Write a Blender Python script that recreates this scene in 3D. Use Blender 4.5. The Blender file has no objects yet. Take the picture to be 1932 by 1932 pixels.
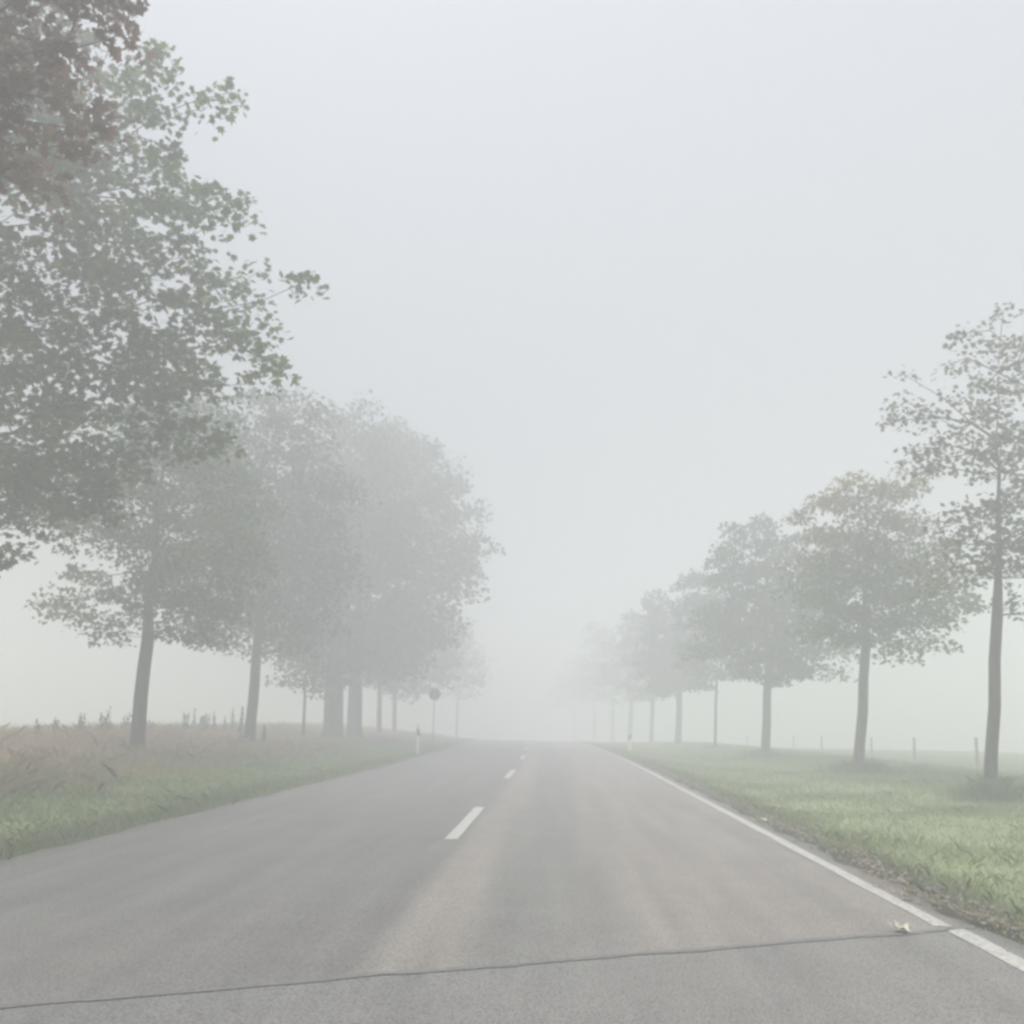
import bpy, math, random
import numpy as np
from mathutils import Matrix, Vector

sc = bpy.context.scene
COL = sc.collection
rng = np.random.default_rng(7)
random.seed(7)

# ------------------------------------------------------------------ camera
CAM_H, FOC, CEN = 1.27, 1850.0, 966.0          # eye height; focal length in units of a 1932-wide frame
ROLL = math.radians(1.0)
VX, VY = 1050.0, 1364.0                         # where the straight-ahead direction (+Y) meets the frame
_dx, _dy = VX - CEN, VY - CEN
_uy = -_dx * math.sin(ROLL) + _dy * math.cos(ROLL)
PITCH = math.atan2(_uy, FOC)

def _ray(px, py):
    dx, dy = px - CEN, py - CEN
    x = dx * math.cos(ROLL) + dy * math.sin(ROLL)
    y = -dx * math.sin(ROLL) + dy * math.cos(ROLL)
    return (x, FOC * math.cos(PITCH) + y * math.sin(PITCH), FOC * math.sin(PITCH) - y * math.cos(PITCH))
_d0 = _ray(VX, VY)
YAW = math.atan2(_d0[0], _d0[1])

def ray(px, py):
    x, y, z = _ray(px, py)
    return np.array([x * math.cos(YAW) - y * math.sin(YAW), x * math.sin(YAW) + y * math.cos(YAW), z])

def at(px, py, Y):
    """place in the world seen in direction px, py at Y metres down the road"""
    d = ray(px, py)
    t = Y / d[1]
    return np.array([d[0] * t, Y, CAM_H + d[2] * t])

cam_data = bpy.data.cameras.new("camera")
cam = bpy.data.objects.new("camera", cam_data)
COL.objects.link(cam)
sc.camera = cam
cam_data.sensor_width = 36
cam_data.lens = 36 * FOC / 1932
cam_data.clip_start = 0.05
cam_data.clip_end = 2000
f_ = Vector(ray(CEN, CEN)).normalized()
r_ = Vector(ray(CEN + 1, CEN) - ray(CEN, CEN)).normalized()
u_ = Vector(ray(CEN, CEN) - ray(CEN, CEN + 1)).normalized()
m = Matrix.Identity(4)
for i in range(3):
    m[i][0], m[i][1], m[i][2] = r_[i], u_[i], -f_[i]
m[2][3] = CAM_H
cam.matrix_world = m

# ------------------------------------------------------------------ world, sun, exposure
SUN_EL, SUN_AZ = math.radians(66), math.radians(-35)
OVERCAST = 7.9
w = bpy.data.worlds.new("World")
sc.world = w
w.use_nodes = True
nt = w.node_tree
nt.nodes.clear()
out = nt.nodes.new("ShaderNodeOutputWorld")
bg = nt.nodes.new("ShaderNodeBackground")
sky = nt.nodes.new("ShaderNodeTexSky")
sky.sky_type = 'NISHITA'
sky.sun_disc = False
sky.sun_elevation = SUN_EL
sky.sun_rotation = SUN_AZ
sky.dust_density = 4
hs = nt.nodes.new("ShaderNodeHueSaturation")
hs.inputs["Saturation"].default_value = 0.2
mixw = nt.nodes.new("ShaderNodeMixRGB")
mixw.inputs[0].default_value = 0.8
bg.inputs["Strength"].default_value = 0.06
# overcast vault: brightness falls evenly from the zenith to the horizon (1 + 2 sin e)
tcw = nt.nodes.new("ShaderNodeTexCoord"); sx = nt.nodes.new("ShaderNodeSeparateXYZ")
mrw = nt.nodes.new("ShaderNodeMapRange")
mrw.inputs[1].default_value = 0.0; mrw.inputs[2].default_value = 1.0; mrw.inputs[3].default_value = OVERCAST * 0.333; mrw.inputs[4].default_value = OVERCAST * 1.0
vsw = nt.nodes.new("ShaderNodeVectorMath"); vsw.operation = 'SCALE'
vsw.inputs[0].default_value = (0.94, 0.972, 1.10)
nt.links.new(tcw.outputs["Generated"], sx.inputs[0]); nt.links.new(sx.outputs["Z"], mrw.inputs[0])
nt.links.new(mrw.outputs[0], vsw.inputs["Scale"]); nt.links.new(vsw.outputs[0], mixw.inputs[2])
nt.links.new(sky.outputs[0], hs.inputs["Color"])
nt.links.new(hs.outputs[0], mixw.inputs[1])
nt.links.new(mixw.outputs[0], bg.inputs["Color"])
nt.links.new(bg.outputs[0], out.inputs["Surface"])

sd = bpy.data.lights.new("sun", 'SUN')
sun = bpy.data.objects.new("sun", sd)
COL.objects.link(sun)
sd.energy = 1.5
sd.angle = math.radians(60)
sd.color = (1, 0.995, 0.985)
sdir = Vector((math.sin(SUN_AZ) * math.cos(SUN_EL), math.cos(SUN_AZ) * math.cos(SUN_EL), math.sin(SUN_EL)))
sun.rotation_euler = sdir.to_track_quat('Z', 'Y').to_euler()

sc.view_settings.view_transform = 'Standard'
sc.view_settings.look = 'None'
sc.view_settings.gamma = 1
sc.view_settings.use_curve_mapping = False
sc.view_settings.exposure = 1.15
sc.render.engine = 'CYCLES'
sc.cycles.volume_bounces = 5
sc.cycles.max_bounces = 8
sc.cycles.diffuse_bounces = 3
sc.cycles.transmission_bounces = 3
sc.cycles.use_denoising = True
sc.cycles.sampling_pattern = 'BLUE_NOISE'
sc.cycles.pixel_filter_type = 'BLACKMAN_HARRIS'
sc.cycles.filter_width = 3.0

# ------------------------------------------------------------------ helpers
def tag(o, label=None, cat=None, group=None, kind=None):
    if label: o["label"] = label
    if cat: o["category"] = cat
    if group: o["group"] = group
    if kind: o["kind"] = kind
    return o

def empty(name, loc):
    o = bpy.data.objects.new(name, None)
    COL.objects.link(o)
    o.location = loc
    o.empty_display_size = 0.3
    return o

def mesh_obj(name, verts, faces, mat, parent=None, smooth=False):
    me = bpy.data.meshes.new(name)
    me.from_pydata([tuple(v) for v in verts], [], [tuple(f) for f in faces])
    me.update()
    if smooth:
        me.polygons.foreach_set("use_smooth", [True] * len(me.polygons))
    me.materials.append(mat)
    o = bpy.data.objects.new(name, me)
    COL.objects.link(o)
    if parent is not None:
        o.parent = parent
    return o

def fast_mesh(name, verts, nper, mat, parent=None, tint=None, fverts=None):
    """verts: (N, nper, 3) independent faces, or verts (V,3) with fverts (F,k) indices"""
    me = bpy.data.meshes.new(name)
    if fverts is None:
        n = verts.shape[0]
        flat = verts.reshape(-1, 3)
        idx = np.arange(n * nper, dtype=np.int32)
        k = nper
    else:
        flat = verts
        n, k = fverts.shape
        idx = fverts.reshape(-1).astype(np.int32)
    me.vertices.add(len(flat))
    me.vertices.foreach_set("co", np.ascontiguousarray(flat, dtype=np.float32).reshape(-1))
    me.loops.add(n * k)
    me.loops.foreach_set("vertex_index", idx)
    me.polygons.add(n)
    me.polygons.foreach_set("loop_start", np.arange(0, n * k, k, dtype=np.int32))
    me.update(calc_edges=True)
    if tint is not None:
        a = me.attributes.new("tint", 'FLOAT', 'FACE')
        a.data.foreach_set("value", np.ascontiguousarray(tint, dtype=np.float32))
    me.materials.append(mat)
    o = bpy.data.objects.new(name, me)
    COL.objects.link(o)
    if parent is not None:
        o.parent = parent
    return o

class Tubes:
    """collects tapered tube segments"""
    def __init__(self): self.v = []; self.f = []
    def path(self, pts, radii, sides=8, cap=True):
        pts = [np.array(p, float) for p in pts]
        n0 = len(self.v)
        prev = None
        for i, p in enumerate(pts):
            a = pts[max(0, i - 1)]; b = pts[min(len(pts) - 1, i + 1)]
            t = b - a; t = t / (np.linalg.norm(t) + 1e-9)
            if prev is None:
                ref = np.array([1, 0, 0.]) if abs(t[0]) < 0.8 else np.array([0, 1, 0.])
            else:
                ref = prev
            s = ref - t * np.dot(ref, t); s /= np.linalg.norm(s) + 1e-9
            prev = s
            q = np.cross(t, s)
            for k in range(sides):
                an = 2 * math.pi * k / sides
                self.v.append(p + radii[i] * (math.cos(an) * s + math.sin(an) * q))
        for i in range(len(pts) - 1):
            for k in range(sides):
                a = n0 + i * sides + k; b = n0 + i * sides + (k + 1) % sides
                self.f.append((a, b, b + sides, a + sides))
        if cap:
            self.f.append(tuple(n0 + k for k in reversed(range(sides))))
            e = n0 + (len(pts) - 1) * sides
            self.f.append(tuple(e + k for k in range(sides)))
    def box(self, c, h, rot=0):
        n0 = len(self.v)
        ca, sa = math.cos(rot), math.sin(rot)
        for dx in (-1, 1):
            for dy in (-1, 1):
                for dz in (-1, 1):
                    x, y = dx * h[0], dy * h[1]
                    self.v.append(np.array([c[0] + x * ca - y * sa, c[1] + x * sa + y * ca, c[2] + dz * h[2]]))
        for q in ((0, 1, 3, 2), (4, 6, 7, 5), (0, 4, 5, 1), (2, 3, 7, 6), (0, 2, 6, 4), (1, 5, 7, 3)):
            self.f.append(tuple(n0 + i for i in q))
    def build(self, name, mat, parent=None, smooth=True):
        return mesh_obj(name, self.v, self.f, mat, parent, smooth)

# ------------------------------------------------------------------ materials
def new_mat(name):
    mt = bpy.data.materials.new(name)
    mt.use_nodes = True
    n = mt.node_tree.nodes; n.clear()
    o = n.new("ShaderNodeOutputMaterial")
    return mt, n, mt.node_tree.links, o

def simple_mat(name, col, rough=0.7, noise=0.15, scale=8, bump=0.0, stretch=(1, 1, 1), spec=0.3):
    mt, n, l, o = new_mat(name)
    b = n.new("ShaderNodeBsdfPrincipled")
    b.inputs["Roughness"].default_value = rough
    b.inputs["Specular IOR Level"].default_value = spec
    tc = n.new("ShaderNodeTexCoord"); mp = n.new("ShaderNodeMapping")
    mp.inputs["Scale"].default_value = stretch
    nz = n.new("ShaderNodeTexNoise"); nz.inputs["Scale"].default_value = scale; nz.inputs["Detail"].default_value = 5
    cr = n.new("ShaderNodeValToRGB")
    cr.color_ramp.elements[0].position = 0.3; cr.color_ramp.elements[1].position = 0.7
    cr.color_ramp.elements[0].color = tuple(c * (1 - noise) for c in col) + (1,)
    cr.color_ramp.elements[1].color = tuple(min(1, c * (1 + noise)) for c in col) + (1,)
    l.new(tc.outputs["Object"], mp.inputs[0]); l.new(mp.outputs[0], nz.inputs["Vector"])
    l.new(nz.outputs[0], cr.inputs[0]); l.new(cr.outputs[0], b.inputs["Base Color"])
    if bump:
        bp = n.new("ShaderNodeBump"); bp.inputs["Strength"].default_value = bump; bp.inputs["Distance"].default_value = 0.02
        l.new(nz.outputs[0], bp.inputs["Height"]); l.new(bp.outputs[0], b.inputs["Normal"])
    l.new(b.outputs[0], o.inputs[0])
    return mt

def leaf_mat(name, dark, light, accent=None, transl=0.35):
    mt, n, l, o = new_mat(name)
    at_ = n.new("ShaderNodeAttribute"); at_.attribute_name = "tint"
    cr = n.new("ShaderNodeValToRGB")
    e = cr.color_ramp.elements
    e[0].position = 0.0; e[0].color = dark + (1,)
    e[1].position = 0.8; e[1].color = light + (1,)
    if accent:
        x = e.new(0.97); x.color = accent + (1,)
    d = n.new("ShaderNodeBsdfPrincipled"); d.inputs["Roughness"].default_value = 0.55
    d.inputs["Specular IOR Level"].default_value = 0.35
    t = n.new("ShaderNodeBsdfTranslucent")
    mx = n.new("ShaderNodeMixShader"); mx.inputs[0].default_value = transl
    l.new(at_.outputs["Fac"], cr.inputs[0]); l.new(cr.outputs[0], d.inputs["Base Color"]); l.new(cr.outputs[0], t.inputs["Color"])
    l.new(d.outputs[0], mx.inputs[1]); l.new(t.outputs[0], mx.inputs[2]); l.new(mx.outputs[0], o.inputs[0])
    return mt

def asphalt_mat(name, base, lanes=True):
    mt, n, l, o = new_mat(name)
    b = n.new("ShaderNodeBsdfPrincipled")
    b.inputs["Roughness"].default_value = 0.62
    b.inputs["Specular IOR Level"].default_value = 0.5
    uv = n.new("ShaderNodeAttribute"); uv.attribute_name = "lat"      # metres across the road
    tc = n.new("ShaderNodeTexCoord")
    # long streaks along the lane
    mp = n.new("ShaderNodeMapping"); mp.inputs["Scale"].default_value = (1.6, 0.09, 1)
    ns = n.new("ShaderNodeTexNoise"); ns.inputs["Scale"].default_value = 2.2; ns.inputs["Detail"].default_value = 6
    l.new(tc.outputs["Object"], mp.inputs[0]); l.new(mp.outputs[0], ns.inputs["Vector"])
    # jitter on the lane position
    nj = n.new("ShaderNodeTexNoise"); nj.inputs["Scale"].default_value = 0.5; nj.inputs["Detail"].default_value = 3
    l.new(tc.outputs["Object"], nj.inputs["Vector"])
    mj = n.new("ShaderNodeMath"); mj.operation = 'MULTIPLY_ADD'; mj.inputs[1].default_value = 0.16; 
    l.new(nj.outputs[0], mj.inputs[0]); l.new(uv.outputs["Fac"], mj.inputs[2])
    mr = n.new("ShaderNodeMapRange"); mr.inputs[1].default_value = -5; mr.inputs[2].default_value = 3.4
    l.new(mj.outputs[0], mr.inputs[0])
    cr = n.new("ShaderNodeValToRGB")
    def pos(x): return (x + 0.08 + 5) / 8.4
    k = base
    cold = (k * 1.061, k * 0.990, k * 0.898, 1); warm = (k * 1.494, k * 1.320, k * 1.146, 1); mid = (k * 1.154, k * 1.080, k * 0.965, 1)
    stops = [(-5, cold), (-3.0, (k * 1.071, k * 1.000, k * 0.907, 1)), (-1.1, (k * 0.978, k * 0.910, k * 0.821, 1)), (-0.93, warm), (-0.62, warm), (-0.42, mid),
             (0.1, mid), (0.7, warm), (2.4, (k * 1.463, k * 1.300, k * 1.136, 1)), (3.0, mid)]
    el = cr.color_ramp.elements
    if lanes:
        el[0].position = pos(stops[0][0]) if pos(stops[0][0]) > 0 else 0; el[0].color = stops[0][1]
        el[1].position = pos(stops[-1][0]); el[1].color = stops[-1][1]
        for x, c in stops[1:-1]:
            e = el.new(pos(x)); e.color = c
    else:
        el[0].position = 0.3; el[0].color = (k * 0.999, k * 0.955, k * 0.879, 1)
        el[1].position = 0.8; el[1].color = (k * 1.236, k * 1.160, k * 1.050, 1)
    l.new(mr.outputs[0], cr.inputs[0])
    m1 = n.new("ShaderNodeMapRange"); m1.inputs[1].default_value = 0.3; m1.inputs[2].default_value = 0.7; m1.inputs[3].default_value = 0.86; m1.inputs[4].default_value = 1.14
    l.new(ns.outputs[0], m1.inputs[0])
    mu = n.new("ShaderNodeVectorMath"); mu.operation = 'SCALE'
    l.new(cr.outputs[0], mu.inputs[0]); l.new(m1.outputs[0], mu.inputs["Scale"])
    # aggregate grain
    ng = n.new("ShaderNodeTexVoronoi"); ng.inputs["Scale"].default_value = 75
    l.new(tc.outputs["Object"], ng.inputs["Vector"])
    m2 = n.new("ShaderNodeMapRange"); m2.inputs[1].default_value = 0.0; m2.inputs[2].default_value = 0.8; m2.inputs[3].default_value = 1.45; m2.inputs[4].default_value = 0.55
    l.new(ng.outputs["Distance"], m2.inputs[0])
    nl = n.new("ShaderNodeTexNoise"); nl.inputs["Scale"].default_value = 1.3; nl.inputs["Detail"].default_value = 8; nl.inputs["Roughness"].default_value = 0.7
    l.new(tc.outputs["Object"], nl.inputs["Vector"])
    m3 = n.new("ShaderNodeMapRange"); m3.inputs[1].default_value = 0.3; m3.inputs[2].default_value = 0.7; m3.inputs[3].default_value = 0.9; m3.inputs[4].default_value = 1.1
    l.new(nl.outputs[0], m3.inputs[0])
    mm = n.new("ShaderNodeMath"); mm.operation = 'MULTIPLY'
    l.new(m2.outputs[0], mm.inputs[0]); l.new(m3.outputs[0], mm.inputs[1])
    mu2 = n.new("ShaderNodeVectorMath"); mu2.operation = 'SCALE'
    l.new(mu.outputs[0], mu2.inputs[0]); l.new(mm.outputs[0], mu2.inputs["Scale"])
    l.new(mu2.outputs[0], b.inputs["Base Color"])
    bp = n.new("ShaderNodeBump"); bp.inputs["Strength"].default_value = 0.8; bp.inputs["Distance"].default_value = 0.006
    l.new(ng.outputs["Distance"], bp.inputs["Height"]); l.new(bp.outputs[0], b.inputs["Normal"])
    l.new(b.outputs[0], o.inputs[0])
    return mt

def paint_mat():
    mt, n, l, o = new_mat("road_paint")
    b = n.new("ShaderNodeBsdfPrincipled"); b.inputs["Roughness"].default_value = 0.5
    tc = n.new("ShaderNodeTexCoord")
    nz = n.new("ShaderNodeTexNoise"); nz.inputs["Scale"].default_value = 26; nz.inputs["Detail"].default_value = 6; nz.inputs["Roughness"].default_value = 0.75
    cr = n.new("ShaderNodeValToRGB"); e = cr.color_ramp.elements
    e[0].position = 0.36; e[0].color = (0.27, 0.26, 0.24, 1); e[1].position = 0.56; e[1].color = (0.6, 0.575, 0.51, 1)
    l.new(tc.outputs["Object"], nz.inputs["Vector"]); l.new(nz.outputs[0], cr.inputs[0]); l.new(cr.outputs[0], b.inputs["Base Color"])
    l.new(b.outputs[0], o.inputs[0])
    return mt

def ground_mat():
    mt, n, l, o = new_mat("meadow_soil")
    b = n.new("ShaderNodeBsdfPrincipled"); b.inputs["Roughness"].default_value = 0.95; b.inputs["Specular IOR Level"].default_value = 0.1
    at_ = n.new("ShaderNodeAttribute"); at_.attribute_name = "dry"
    tc = n.new("ShaderNodeTexCoord")
    nz = n.new("ShaderNodeTexNoise"); nz.inputs["Scale"].default_value = 0.7; nz.inputs["Detail"].default_value = 8; nz.inputs["Roughness"].default_value = 0.65
    l.new(tc.outputs["Object"], nz.inputs["Vector"])
    g = n.new("ShaderNodeValToRGB"); e = g.color_ramp.elements
    e[0].position = 0.35; e[0].color = (0.22, 0.26, 0.14, 1); e[1].position = 0.65; e[1].color = (0.33, 0.38, 0.20, 1)
    d = n.new("ShaderNodeValToRGB"); e = d.color_ramp.elements
    e[0].position = 0.35; e[0].color = (0.40, 0.32, 0.22, 1); e[1].position = 0.65; e[1].color = (0.56, 0.44, 0.30, 1)
    mx = n.new("ShaderNodeMixRGB")
    l.new(nz.outputs[0], g.inputs[0]); l.new(nz.outputs[0], d.inputs[0])
    l.new(at_.outputs["Fac"], mx.inputs[0]); l.new(g.outputs[0], mx.inputs[1]); l.new(d.outputs[0], mx.inputs[2])
    so = n.new("ShaderNodeAttribute"); so.attribute_name = "soil"
    mx2 = n.new("ShaderNodeMixRGB"); mx2.inputs[2].default_value = (0.075, 0.068, 0.055, 1)
    l.new(so.outputs["Fac"], mx2.inputs[0]); l.new(mx.outputs[0], mx2.inputs[1])
    l.new(mx2.outputs[0], b.inputs["Base Color"]); l.new(b.outputs[0], o.inputs[0])
    return mt

M_road = asphalt_mat("worn_asphalt", 0.193)
M_near = asphalt_mat("grey_asphalt", 0.20, lanes=False)
M_paint = paint_mat()
M_tar = simple_mat("tar", (0.185, 0.18, 0.168), 0.65, 0.2, 20)
M_ground = ground_mat()
M_grass = leaf_mat("grass_green", (0.24, 0.29, 0.13), (0.38, 0.44, 0.21), (0.42, 0.40, 0.25), 0.5)
M_dry = leaf_mat("grass_dry", (0.30, 0.23, 0.15), (0.56, 0.43, 0.29), (0.62, 0.52, 0.38), 0.5)
M_leaf = leaf_mat("leaf_green", (0.055, 0.082, 0.028), (0.13, 0.18, 0.058), (0.34, 0.31, 0.13), 0.5)
M_leaf_far = leaf_mat("leaf_olive", (0.034, 0.05, 0.02), (0.08, 0.112, 0.042), (0.14, 0.14, 0.06), 0.4)
M_leaf_gold = leaf_mat("leaf_turning", (0.10, 0.08, 0.035), (0.27, 0.20, 0.08), (0.42, 0.28, 0.10), 0.5)
M_leaf_brown = leaf_mat("leaf_brownish", (0.07, 0.07, 0.036), (0.17, 0.16, 0.085), (0.3, 0.24, 0.12), 0.5)
M_leaf_copper = leaf_mat("leaf_copper", (0.12, 0.078, 0.066), (0.24, 0.155, 0.13), (0.28, 0.21, 0.15), 0.5)
M_bark = simple_mat("bark", (0.085, 0.078, 0.065), 0.9, 0.45, 9, 0.9, (1, 1, 0.18), 0.1)
M_twig = simple_mat("twig_bark", (0.06, 0.055, 0.048), 0.9, 0.3, 9, 0, (1, 1, 1), 0.1)
M_wood = simple_mat("weathered_wood", (0.17, 0.155, 0.13), 0.9, 0.3, 12, 0.5, (1, 1, 0.15), 0.1)
M_wire = simple_mat("galvanised_wire", (0.25, 0.25, 0.25), 0.5)
M_white = simple_mat("white_plastic", (0.86, 0.86, 0.85), 0.4, 0.06, 6)
M_black = simple_mat("black_plastic", (0.03, 0.03, 0.03), 0.4, 0.1, 6)
M_refl = simple_mat("reflector", (0.7, 0.7, 0.68), 0.2, 0.05, 30)
M_zinc = simple_mat("zinc_sheet", (0.05, 0.05, 0.052), 0.5, 0.2, 3)
M_pole = simple_mat("zinc_pole", (0.3, 0.31, 0.32), 0.5, 0.1, 3)
M_stone = simple_mat("roadside_stone", (0.3, 0.28, 0.25), 0.9, 0.3, 5)
M_fallen = simple_mat("fallen_leaf", (0.6, 0.56, 0.42), 0.6, 0.25, 14)
M_weed = leaf_mat("weed", (0.05, 0.055, 0.03), (0.10, 0.10, 0.055), (0.15, 0.12, 0.08), 0.3)

# ------------------------------------------------------------------ terrain
def sstep(a, b, x):
    t = np.clip((x - a) / (b - a), 0, 1)
    return t * t * (3 - 2 * t)

def cxf(Y):
    u = np.maximum(np.asarray(Y, float) - 25, 0)
    return -np.minimum(u, 120) ** 2 / 1800 - np.maximum(u - 120, 0) * 0.1333

def zrf(Y):
    u = np.maximum(np.asarray(Y, float) - 60, 0)
    return -np.where(u < 60, u * u / 2800, 60 * 60 / 2800 + (u - 60) * 120 / 2800 * np.exp(-np.maximum(u - 60, 0) / 120))

def wob(x, y, s=1.0, ph=0):
    x = np.asarray(x, float) / s; y = np.asarray(y, float) / s
    return (np.sin(x * 1.7 + y * 0.6 + ph) + np.sin(-x * 0.9 + y * 1.9 + 2.1 + ph) + 0.6 * np.sin(x * 3.7 - y * 2.3 + 1.3 + ph) + 0.4 * np.sin(x * 6.1 + y * 5.2 + ph)) / 3

EDGE_L, EDGE_R = -4.92, 2.82

def zg(X, Y):
    X = np.asarray(X, float); Y = np.asarray(Y, float)
    c = X - cxf(Y)
    z = zrf(Y).copy() if np.ndim(Y) else zrf(Y) * 1.0
    inside = (sstep(EDGE_L - 0.15, EDGE_L + 0.25, c)) * (1 - sstep(EDGE_R - 0.3, EDGE_R + 0.1, c))
    left = 0.10 * sstep(5.2, 7.5, -c) + 0.47 * sstep(7.0, 15.0, -c) - 1.1 * sstep(16, 24, -c) 
    right = -0.07 * sstep(3.0, 4.2, c) + 0.08 * sstep(4.4, 8.0, c) - 0.35 * sstep(11, 17, c)
    bumps = 0.05 * wob(X, Y, 1.3) * (sstep(5.4, 7, -c) + sstep(3.6, 5, c))
    return z + left + right + bumps - 0.06 * inside - 0.015 * (1 - inside)

def grid_axis(parts):
    a = []
    for s, e, st in parts: a += list(np.arange(s, e, st))
    a.append(parts[-1][1])
    return np.array(a)

xs = grid_axis([(-300, -60, 20), (-60, -24, 3), (-24, 18, 0.4), (18, 60, 3), (60, 300, 20)])
ys = grid_axis([(-60, 0, 6), (0, 60, 0.6), (60, 140, 2.5), (140, 300, 10)])
YY, CC = np.meshgrid(ys, xs, indexing='ij')
XX = CC + cxf(YY)
ZZ = zg(XX, YY)
V = np.stack([XX, YY, ZZ], -1).reshape(-1, 3)
nx, ny = len(xs), len(ys)
ii = (np.arange(ny - 1)[:, None] * nx + np.arange(nx - 1)[None, :]).reshape(-1)
F = np.stack([ii, ii + 1, ii + nx + 1, ii + nx], -1)
ground = fast_mesh("ground", V, 4, M_ground, None, None, F)
ground.data.polygons.foreach_set("use_smooth", [True] * len(ground.data.polygons))
a = ground.data.attributes.new("dry", 'FLOAT', 'POINT')
c_ = CC.reshape(-1)
a.data.foreach_set("value", (sstep(6.5, 9.5, -c_ + 0.8 * wob(V[:, 0], V[:, 1], 2)) * (1 - sstep(17, 24, -c_)) * 0.9 + 0.10).astype(np.float32))
a = ground.data.attributes.new("soil", 'FLOAT', 'POINT')
a.data.foreach_set("value", ((1 - sstep(0.15, 0.8, np.minimum(np.abs(c_ - 3.02), np.abs(c_ + 5.2)))) * 0.95).astype(np.float32))
tag(ground, kind="structure")

# ------------------------------------------------------------------ road
def seam_y(x):                       # skewed transverse joint
    return 5.76 + 0.474 * x + 0.012 * math.sin(x * 5) + 0.008 * math.sin(x * 13 + 1)

def road_sheet(name, mat, rows, h=0.0, edge=True):
    """rows: list of functions x->y"""
    cs = np.concatenate([[EDGE_L], np.arange(-4.6, 2.5, 0.35), [2.62, EDGE_R]])
    V, F, lat = [], [], []
    for r, fy in enumerate(rows):
        for j, c in enumerate(cs):
            y = fy(c)
            cc = c
            if j == len(cs) - 1: cc = c + 0.05 * math.sin(y * 2.3) + 0.035 * math.sin(y * 7.1 + 1)
            if j == 0: cc = c + 0.04 * math.sin(y * 1.9) + 0.03 * math.sin(y * 6.3)
            V.append((cc + float(cxf(y)), y, float(zrf(y)) + h - 0.0035 * abs(c + 1.1)))
            lat.append(c)
    n = len(cs)
    for r in range(len(rows) - 1):
        for j in range(n - 1):
            F.append((r * n + j, r * n + j + 1, (r + 1) * n + j + 1, (r + 1) * n + j))
    # outer skirts give the asphalt its thickness
    nv = len(V)
    for r in range(len(rows)):
        for j in (0, n - 1):
            x, y, z = V[r * n + j]; V.append((x + (0.03 if j else -0.03), y, z - 0.09)); lat.append(lat[r * n + j])
    for r in range(len(rows) - 1):
        F.append((r * n, (r + 1) * n, nv + 2 * (r + 1), nv + 2 * r))
        F.append((r * n + n - 1, nv + 2 * r + 1, nv + 2 * (r + 1) + 1, (r + 1) * n + n - 1))
    o = mesh_obj(name, V, F, mat, smooth=True)
    a = o.data.attributes.new("lat", 'FLOAT', 'POINT')
    a.data.foreach_set("value", np.array(lat, dtype=np.float32))
    return tag(o, kind="structure")

def lerp_rows(f0, f1, n):
    return [(lambda x, t=t: (1 - t) * f0(x) + t * f1(x)) for t in np.linspace(0, 1, n)]
road_sheet("road_near_section", M_near, lerp_rows(lambda x: -40.0, lambda x: seam_y(x) - 0.012, 60))
far_rows = lerp_rows(lambda x: seam_y(x) + 0.012, lambda x: 12.0, 24)[:-1] + [(lambda x, y=y: y) for y in grid_axis([(12, 60, 0.5), (60, 140, 2), (140, 295, 6)])]
road_sheet("road", M_road, far_rows)
# tar filled joint, a little below the surface edges
V, F = [], []
cs = np.linspace(EDGE_L, EDGE_R - 0.04, 60)
for c in cs:
    wd = 0.034 + 0.009 * math.sin(c * 9) + 0.006 * math.sin(c * 23) + random.uniform(-.005, .006)
    V += [(c, seam_y(c) - wd, 0.004 - 0.0035 * abs(c + 1.1)), (c, seam_y(c) + wd, 0.004 - 0.0035 * abs(c + 1.1))]
for k in range(len(cs) - 1): F.append((2 * k, 2 * k + 2, 2 * k + 3, 2 * k + 1))
tag(mesh_obj("joint_seal", V, F, M_tar), kind="structure")

def strip(name, c, wdt, y0, y1, step, jit=0.0, h=0.004):
    yy = np.append(np.arange(y0, y1, step), y1)
    V, F = [], []
    for y in yy:
        x = c + float(cxf(y))
        for s in (-1, 0, 1):
            cc = s * (wdt / 2 + jit * math.sin(y * 11 * (1 + 0.1 * s) + s))
            V.append((x + cc, y, float(zrf(y)) + h - 0.0035 * abs(c + cc + 1.1)))
    for k in range(len(yy) - 1):
        a = 3 * k
        F.append((a, a + 1, a + 4, a + 3)); F.append((a + 1, a + 2, a + 5, a + 4))
    return tag(mesh_obj(name, V, F, M_paint), kind="structure")
strip("edge_line", 2.585, 0.125, seam_y(2.6) + 0.09, 290, 0.5, 0.006)
strip("edge_line", 2.62, 0.14, -40, seam_y(2.6) + 0.03, 0.4, 0.006)
for k in range(-2, 18):
    y0 = 11.25 + 12.15 * k
    if y0 < 6 : continue
    strip("centre_dash", -1.15, 0.15, y0, y0 + 4.2, 0.7, 0.004)

# ------------------------------------------------------------------ trees
LEAF_OUT = np.array([(0, -0.5), (0.16, -0.34), (0.5, -0.22), (0.26, -0.02), (0.44, 0.3), (0.14, 0.2), (0, 0.56), (-0.14, 0.2), (-0.44, 0.3), (-0.26, -0.02), (-0.5, -0.22), (-0.16, -0.34)])
LEAF_MID = np.array([(0, -0.5), (0.42, -0.2), (0.2, 0.05), (0.0, 0.5), (-0.2, 0.05), (-0.42, -0.2)])
LEAF_LOW = np.array([(0, -0.5), (0.4, 0.0), (0, 0.5), (-0.4, 0.0)])

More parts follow.
